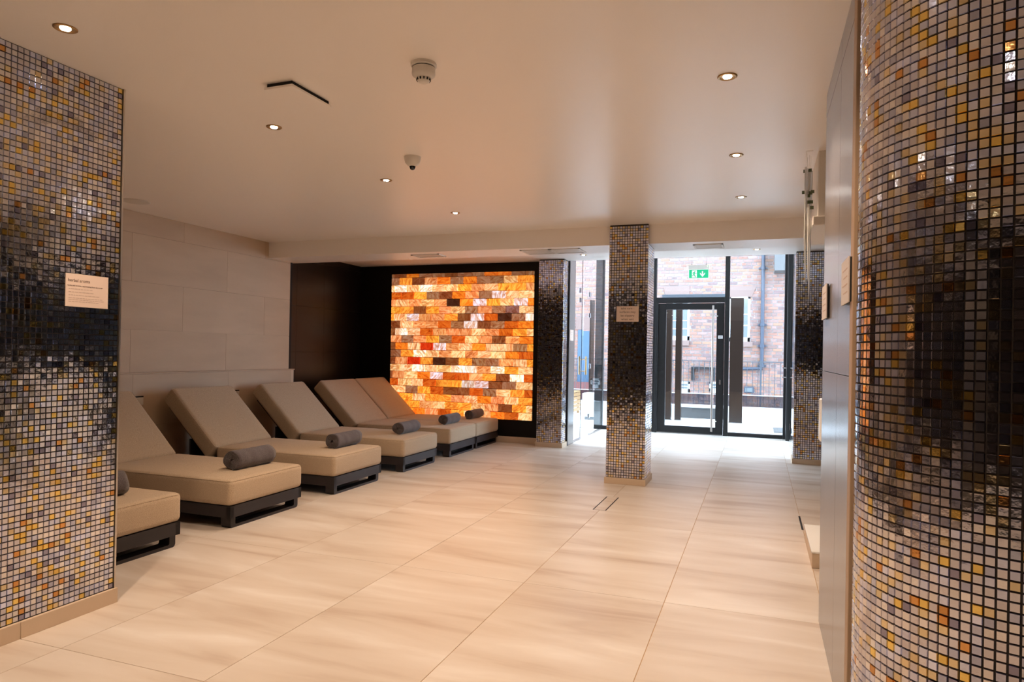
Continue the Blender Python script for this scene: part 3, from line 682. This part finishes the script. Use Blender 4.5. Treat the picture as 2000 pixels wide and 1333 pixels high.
# ================================================================ SIGNS
sg = empty('herbal_notice', (MX+.0015, 1.779, 1.499), 'pink-beige printed card on the left mosaic wall', 'notice')
boxo('card', 'card', (-.0015, .0015, -.106, .106, -.075, .075), sg)
rx = (PI/2, 0, PI/2)
text('lettering', 'herbal aroma', .0200, 'ink', sg, (.0017, -.096, .038), rx)
text('lettering', 'herbs and aromas, rejuvenating from tip to toe', .0092, 'ink', sg, (.0017, -.098, .018), rx)
for k, (ln, z) in enumerate(((.11, .004), (.11, -.010), (.14, -.024), (.155, -.037), (.175, -.045), (.15, -.053))):
    y = -.092
    while y < -.092+ln:
        w = R.uniform(.006, .018); boxo('printed_line', 'ink_pale', (.0016, .0019, y, y+w, z, z+.0028), sg); y += w+.003
sg = empty('slippery_notice', (1.4875, 6.0135, 1.64), 'pale printed caution card on the middle pillar', 'notice')
boxo('card', 'card', (-.107, .107, -.0015, .0015, -.074, .074), sg)
for k, t in enumerate(('take care -', 'surfaces may', 'be slippery', 'when wet')): text('lettering', t, .030, 'ink', sg, (0, -.0018, .044-k*.035), (PI/2, 0, 0), 'CENTER')
for y0, y1, z0, z1, lb in ((2.725, 2.94, 1.425, 1.575, 'farther pale card on the glossy right wall, near its free edge'), (1.945, 2.150, 1.435, 1.585, 'nearer pale card on the glossy right wall, beside the round column')):
    s_ = empty('wall_notice', (2.958, (y0+y1)/2, (z0+z1)/2), lb, 'notice'); h = (y1-y0)/2; v = (z1-z0)/2
    boxo('card', 'card_white', (-.006, -.002, -h, h, -v, v), s_); boxo('back_plate', 'dark_slot', (-.002, .004, -h+.002, h-.002, -v+.002, v-.002), s_)
    for k in range(4): boxo('printed_line', 'ink_pale', (-.0066, -.006, -h*.7, h*.6-.02*(k % 2), v*.5-.026*k, v*.5-.026*k+.004), s_)

# ================================================================ SHOWER SIDE
bh = tag(obj('ceiling_bulkhead', B(3.0, 3.9, 3.97, 4.70, 2.10, H).box(2.972, 3.9, 3.93, 4.70, 2.045, 2.10).mesh('bulkhead', 'wall_paint', .004, 1)), 'white boxed bulkhead hanging from the ceiling beyond the glossy wall', 'bulkhead', kind='structure')
st = empty('platform_step', (3.4, 4.265, 0), 'low white-topped stone step at the right edge of the floor', 'step')
boxo('riser', 'plinth_stone', (-.405, .4, -.355, .345, 0, .088), st, .002, 1); boxo('top', 'white_enamel', (-.408, .4, -.358, .348, .088, .100), st, .002, 1)
ft = empty('basin', (3.55, 4.3, .10), 'white basin standing on the stone step, behind the glossy right wall', 'basin')
mb = MB().box(-.36, .36, -.33, -.27, .0, .86).box(-.36, .36, .27, .33, 0, .86).box(-.36, -.30, -.27, .27, 0, .86).box(.30, .36, -.27, .27, 0, .86).box(-.30, .30, -.27, .27, .5, .56)
obj('bowl', mb.mesh('bowl', 'white_enamel'), ft)
tw = MB(); 
for k in range(8):
    y0 = 4.36+k*.02; d = .006*math.sin(k*1.7)
    tw.box(3.100-.030+d, 3.100+.0-.012+d, y0, y0+.021, .70, .975)
tw.box(3.07, 3.30, 4.36, 4.52, .963, .980)
tag(obj('hand_towel', tw.mesh('hand_towel', 'white_enamel', .004, 1)), 'pale cloth draped over the basin edge beyond the glossy wall', 'towel')
ic = empty('icicle_ornament', (2.95, 4.0, H), 'hanging cluster of clear icicle rods and green glass squares', 'ornament')
boxo('ceiling_plate', 'ceiling_paint', (-.02, .02, -.05, .06, -.004, 0), ic)
for (dx, dy, l, r) in ((-.02, -.06, .70, .008), (-.012, -.02, .80, .008), (.004, .02, .78, .010), (.014, .05, .90, .010), (-.004, .07, .64, .007)):
    mb = MB(); z = -.02; zz = [z]
    n = 14
    prof = [(.001, -l)] + [(r*(.35+.65*k/n)*(1+.25*R.uniform(-1, 1)), -l + (l-.10)*k/n*1.0) for k in range(1, n+1)]
    obj('icicle', MB().lathe(prof, (dx, dy, 0), 8).mesh('icicle', 'crystal', smooth=True), ic)
    obj('thread', MB().cyl((dx, dy, -.10), (dx, dy, -.008), .0008, 5).mesh('thread', 'steel'), ic)
for (dx, dy, z) in ((-.022, -.02, -.115), (.006, -.015, -.11), (-.026, .02, -.235), (-.012, .01, -.235), (.012, .0, -.245), (.022, -.01, -.24), (.0, .0, -.262), (-.012, .01, -.30), (.002, .0, -.30), (.016, .0, -.30), (.02, 0, -.335), (-.014, .03, -.66)):
    boxo('glass_square', 'leaf_green', (dx-.010, dx+.010, dy-.001, dy+.001, z-.010, z+.010), ic)

# ================================================================ FLOOR DRAINS
for (x0, x1, y0, y1, lb) in ((1.443, 1.553, 4.865, 5.40, 'slot drain cover in the floor before the middle pillar'), (2.991, 3.005, 4.86, 5.31, 'narrow slot drain at the right edge of the floor')):
    d = empty('floor_drain', ((x0+x1)/2, (y0+y1)/2, 0), lb, 'drain', 'slot drains in the floor'); w, h = (x1-x0)/2, (y1-y0)/2
    if w < .02:
        obj('slot', B(-w, w, -h, h, 0, .0006).mesh('slot', 'dark_slot'), d); continue
    obj('slot', MB().box(-w, -w+.010, -h, h, .0, .0006).box(w-.010, w, -h, h, 0, .0006).box(-w, w, -h, -h+.004, 0, .0006).box(-w, w, h-.004, h, 0, .0006).mesh('slot', 'dark_slot'), d)
    obj('tile_insert', B(-w+.010, w-.010, -h+.004, h-.004, 0, .0010).mesh('tile_insert', 'floor_porcelain'), d)

# ================================================================ LOUNGERS
LW = .770
def rounded(dx, dy, dz, bev, seg=5, puff=.0):
    bm = bmesh.new(); bmesh.ops.create_cube(bm, size=1)
    for v in bm.verts: v.co = Vector((v.co.x*dx, v.co.y*dy, v.co.z*dz))
    bmesh.ops.bevel(bm, geom=bm.edges[:], offset=bev, segments=seg, profile=.5, affect='EDGES')
    bmesh.ops.subdivide_edges(bm, edges=[e for e in bm.edges if e.calc_length() > .2], cuts=5, use_grid_fill=True)
    for v in bm.verts:
        if v.co.z > dz/2-.03:
            v.co.z += puff*max(0, 1-(2*v.co.x/dx)**2)*max(0, 1-(2*v.co.y/dy)**2)
    me = bpy.data.meshes.new('cushion'); bm.to_mesh(me); bm.free()
    me.polygons.foreach_set('use_smooth', [True]*len(me.polygons)); return me
def piping(dx, dy, r, rad=.0026):
    mb = MB(); pts = []
    for cx, cy, a0 in ((dx/2-r, dy/2-r, 0), (-dx/2+r, dy/2-r, PI/2), (-dx/2+r, -dy/2+r, PI), (dx/2-r, -dy/2+r, 1.5*PI)):
        for k in range(5): a = a0 + k*PI/8; pts.append(Vector((cx+r*math.cos(a), cy+r*math.sin(a), 0)))
    for i in range(len(pts)): mb.cyl(pts[i], pts[(i+1) % len(pts)], rad, 5, cap=False)
    return mb.mesh('piping', 'lounger_fabric')
L_LABEL = ['nearest lounger, half hidden behind the left mosaic wall', 'second lounger from the camera, just clear of the mosaic wall', 'third lounger from the camera', 'fourth lounger from the camera, beside the limestone wall corner',
           'fifth lounger from the camera, pushed against the last one', 'farthest lounger, right in front of the glowing salt wall']
def make_lounger():
    root = empty('sun_lounger', (-.715, 0, 0))
    # local: x = 0 at the foot end, head at -x; y centred
    hw = LW/2
    fr = MB().box(-1.93, -.0, -hw, -hw+.035, .075, .155).box(-1.93, 0, hw-.035, hw, .075, .155).box(-.035, 0, -hw, hw, .075, .155).box(-1.93, -1.895, -hw, hw, .075, .155)
    obj('frame', fr.mesh('frame', 'lounger_frame'), root)
    obj('base_board', B(-1.90, -.03, -hw+.03, hw-.03, .135, .153).mesh('base_board', 'lounger_frame'), root)
    for x0 in (-.10, -1.93):
        mb = MB(); x1 = x0+.085; yo = hw-.022; n = 6; r = .022; t = .020
        outer = [(-yo, .076)] + [(-yo+r-r*math.cos(a), r-r*math.sin(a)) for a in [k*PI/2/n for k in range(n+1)]] + [(yo-r+r*math.sin(a), r-r*math.cos(a)) for a in [k*PI/2/n for k in range(n+1)]] + [(yo, .076)]
        yi = yo-.045
        inner = [(-yi, .076)] + [(-yi+.012-.012*math.cos(a), t+.012-.012*math.sin(a)) for a in [k*PI/2/n for k in range(n+1)]] + [(yi-.012+.012*math.sin(a), t+.012-.012*math.cos(a)) for a in [k*PI/2/n for k in range(n+1)]] + [(yi, .076)]
        m_ = len(outer)
        for x in (x0, x1):
            mb.v += [(x, y, z) for y, z in outer] + [(x, y, z) for y, z in inner]
        for i in range(m_-1):
            mb.f += [(i, i+1, i+1+m_, i+m_)[::-1], tuple(2*m_+q for q in (i, i+1, i+1+m_, i+m_)), (i, i+2*m_, i+1+2*m_, i+1), (i+m_, i+1+m_, i+1+3*m_, i+3*m_)]
        obj('sled_leg', mb.mesh('sled_leg', 'lounger_frame'), root)
    me = rounded(1.285, LW+.02, .182, .036, 5, .006); me.materials.append(M['lounger_fabric'])
    s = obj('seat_cushion', me, root, (-.635, 0, .155+.091))
    obj('piping', piping(1.27, LW+.006, .03), s, (0, 0, .079))
    ang = math.atan2(.525, .54)
    me = rounded(.765, LW+.015, .165, .034, 5, .006); me.materials.append(M['lounger_fabric'])
    # cushion front face runs from the crease (-1.275,.335) up to (-1.815,.86)
    d = Vector((-math.cos(ang), 0, math.sin(ang))); nrm = Vector((math.sin(ang), 0, math.cos(ang)))
    c = Vector((-1.275, 0, .333)) + d*.378 - nrm*.0825
    b = obj('back_cushion', me, root, c, (0, ang, 0))
    obj('piping', piping(.75, LW+.002, .03), b, (0, 0, .071))
    c2 = Vector((-1.275, 0, .333)) + d*.34 - nrm*.180
    obj('back_board', B(-.33, .33, -hw+.04, hw-.04, -.010, .010).mesh('back_board', 'lounger_frame'), root, c2, (0, ang, 0))
    obj('light_block_panel', B(-1.615, -1.600, -hw+.02, hw-.02, .153, .385).mesh('light_block_panel', 'lounger_frame'), root)  # unseen panel, added to block daylight under the backrest
    for s_ in (-1, 1):
        p = Vector((-1.275, 0, .333)) + d*.45 - nrm*.19
        obj('back_strut', MB().cyl((p.x, s_*(hw-.07), p.z), (-1.30, s_*(hw-.07), .15), .011, 8).mesh('back_strut', 'lounger_frame'), root)
    return root
starts = [2.035, 3.235, 4.450, 5.655, 6.768, 7.560]
proto = make_lounger()
for i, y in enumerate(starts):
    o = proto if i == 0 else copy_tree(proto)
    o.location = (-.715, y+LW/2, 0); tag(o, L_LABEL[i], 'sun lounger', 'padded beige loungers in a row')
# towels
def towel_mesh(seed, turns, R0, flap):
    rr = random.Random(seed); turns = (R0-.010)/.010; mb = MB(); n = int(turns*26); t = .0085; Lh = .205; ns = 12
    r_in = R0 - turns*(t+.0015)
    cl = []
    for k in range(n+1):
        a = 2*PI*k/26; r = r_in + (R0-r_in)*k/n
        cl.append((r*math.cos(-a - PI*.5 + 2*PI*turns), r*math.sin(-a - PI*.5 + 2*PI*turns), t))
    if flap:
        x, z, _ = cl[-1]
        for k in range(1, 5): cl.append((x - k*.012, z+.0005*k, t))
    prof = []
    m_ = len(cl)
    for k, (x, z, tt) in enumerate(cl):
        x0, z0 = cl[max(0, k-1)][:2]; x1, z1 = cl[min(m_-1, k+1)][:2]
        dx, dz = x1-x0, z1-z0; l = math.hypot(dx, dz) or 1
        prof.append(((x+dz/l*tt/2, z-dx/l*tt/2), (x-dz/l*tt/2, z+dx/l*tt/2)))
    ph = [rr.uniform(0, 6) for _ in range(6)]
    def dis(x, z, u):
        s = 1 + .035*math.sin(u*9+ph[0]) + .02*math.sin(u*23+ph[1]) ; s2 = 1 + .02*math.sin(u*14+ph[2]+2*math.atan2(z, x))
        return x*s*s2, z*(s2)*(.97)
    for j in range(ns+1):
        u = -1+2*j/ns; y = u*Lh
        for (a, b) in prof:
            for (x, z) in (a, b):
                X, Z = dis(x, z, u); ye = y + (.006*math.sin(3*math.atan2(z, x)+ph[3]) + .25*(R0-math.hypot(x, z))*(-1 if j == 0 else 1)*(-.25))*(1 if j in (0, ns) else 0)
                mb.v.append((X, ye, Z))
    w = 2*m_
    for j in range(ns):
        for k in range(m_-1):
            a = j*w+2*k; b = (j+1)*w+2*k
            mb.f += [(a, a+2, b+2, b), (a+1, b+1, b+3, a+3)]
        mb.f += [(j*w, (j+1)*w, (j+1)*w+1, j*w+1), (j*w+w-2, j*w+w-1, (j+1)*w+w-1, (j+1)*w+w-2)]
    for k in range(m_-1):
        a = 2*k; mb.f.append((a, a+1, a+3, a+2)); a += ns*w; mb.f.append((a, a+2, a+3, a+1))
    return mb.mesh('towel', 'towel_cloth', smooth=True)
T = [(.36, 0, 3.2, .074, False, 'rolled dark grey towel on the nearest lounger, partly hidden'), (.50, 0, 3.4, .073, False, 'neatly rolled mauve-grey towel on the second lounger from the camera'),
     (.545, .02, 3.0, .068, True, 'grey rolled towel with a loose flap underneath, on the third lounger'), (.55, .02, 2.6, .065, False, 'loosely rolled dark grey towel on the fourth lounger'),
     (.56, 0, 3.2, .062, False, 'tight dark grey towel roll on the fifth lounger'), (.56, .0, 2.8, .060, True, 'small dark grey towel roll on the farthest lounger, against the salt blocks')]
for i, (dy, rz, tn, r0, fp, lb) in enumerate(T):
    o = obj('rolled_towel', towel_mesh(i+3, tn, r0, fp), None, (-.985, starts[i]+dy, .343+r0*.95), (0, 0, rz)); tag(o, lb, 'towel', 'rolled towels on the loungers')
# wall sockets behind the loungers
for y, lb in ((4.25, 'small pale socket plate low on the limestone wall between the second and third loungers'), (5.50, 'small pale socket plate low on the limestone wall between the third and fourth loungers')):
    e = empty('wall_socket', (-2.738, y, .74), lb, 'socket'); boxo('plate', 'white_plastic', (0, .008, -.06, .06, -.04, .03), e, .001, 1); boxo('slot', 'dark_slot', (0, .009, -.07, .06, .031, .042), e)
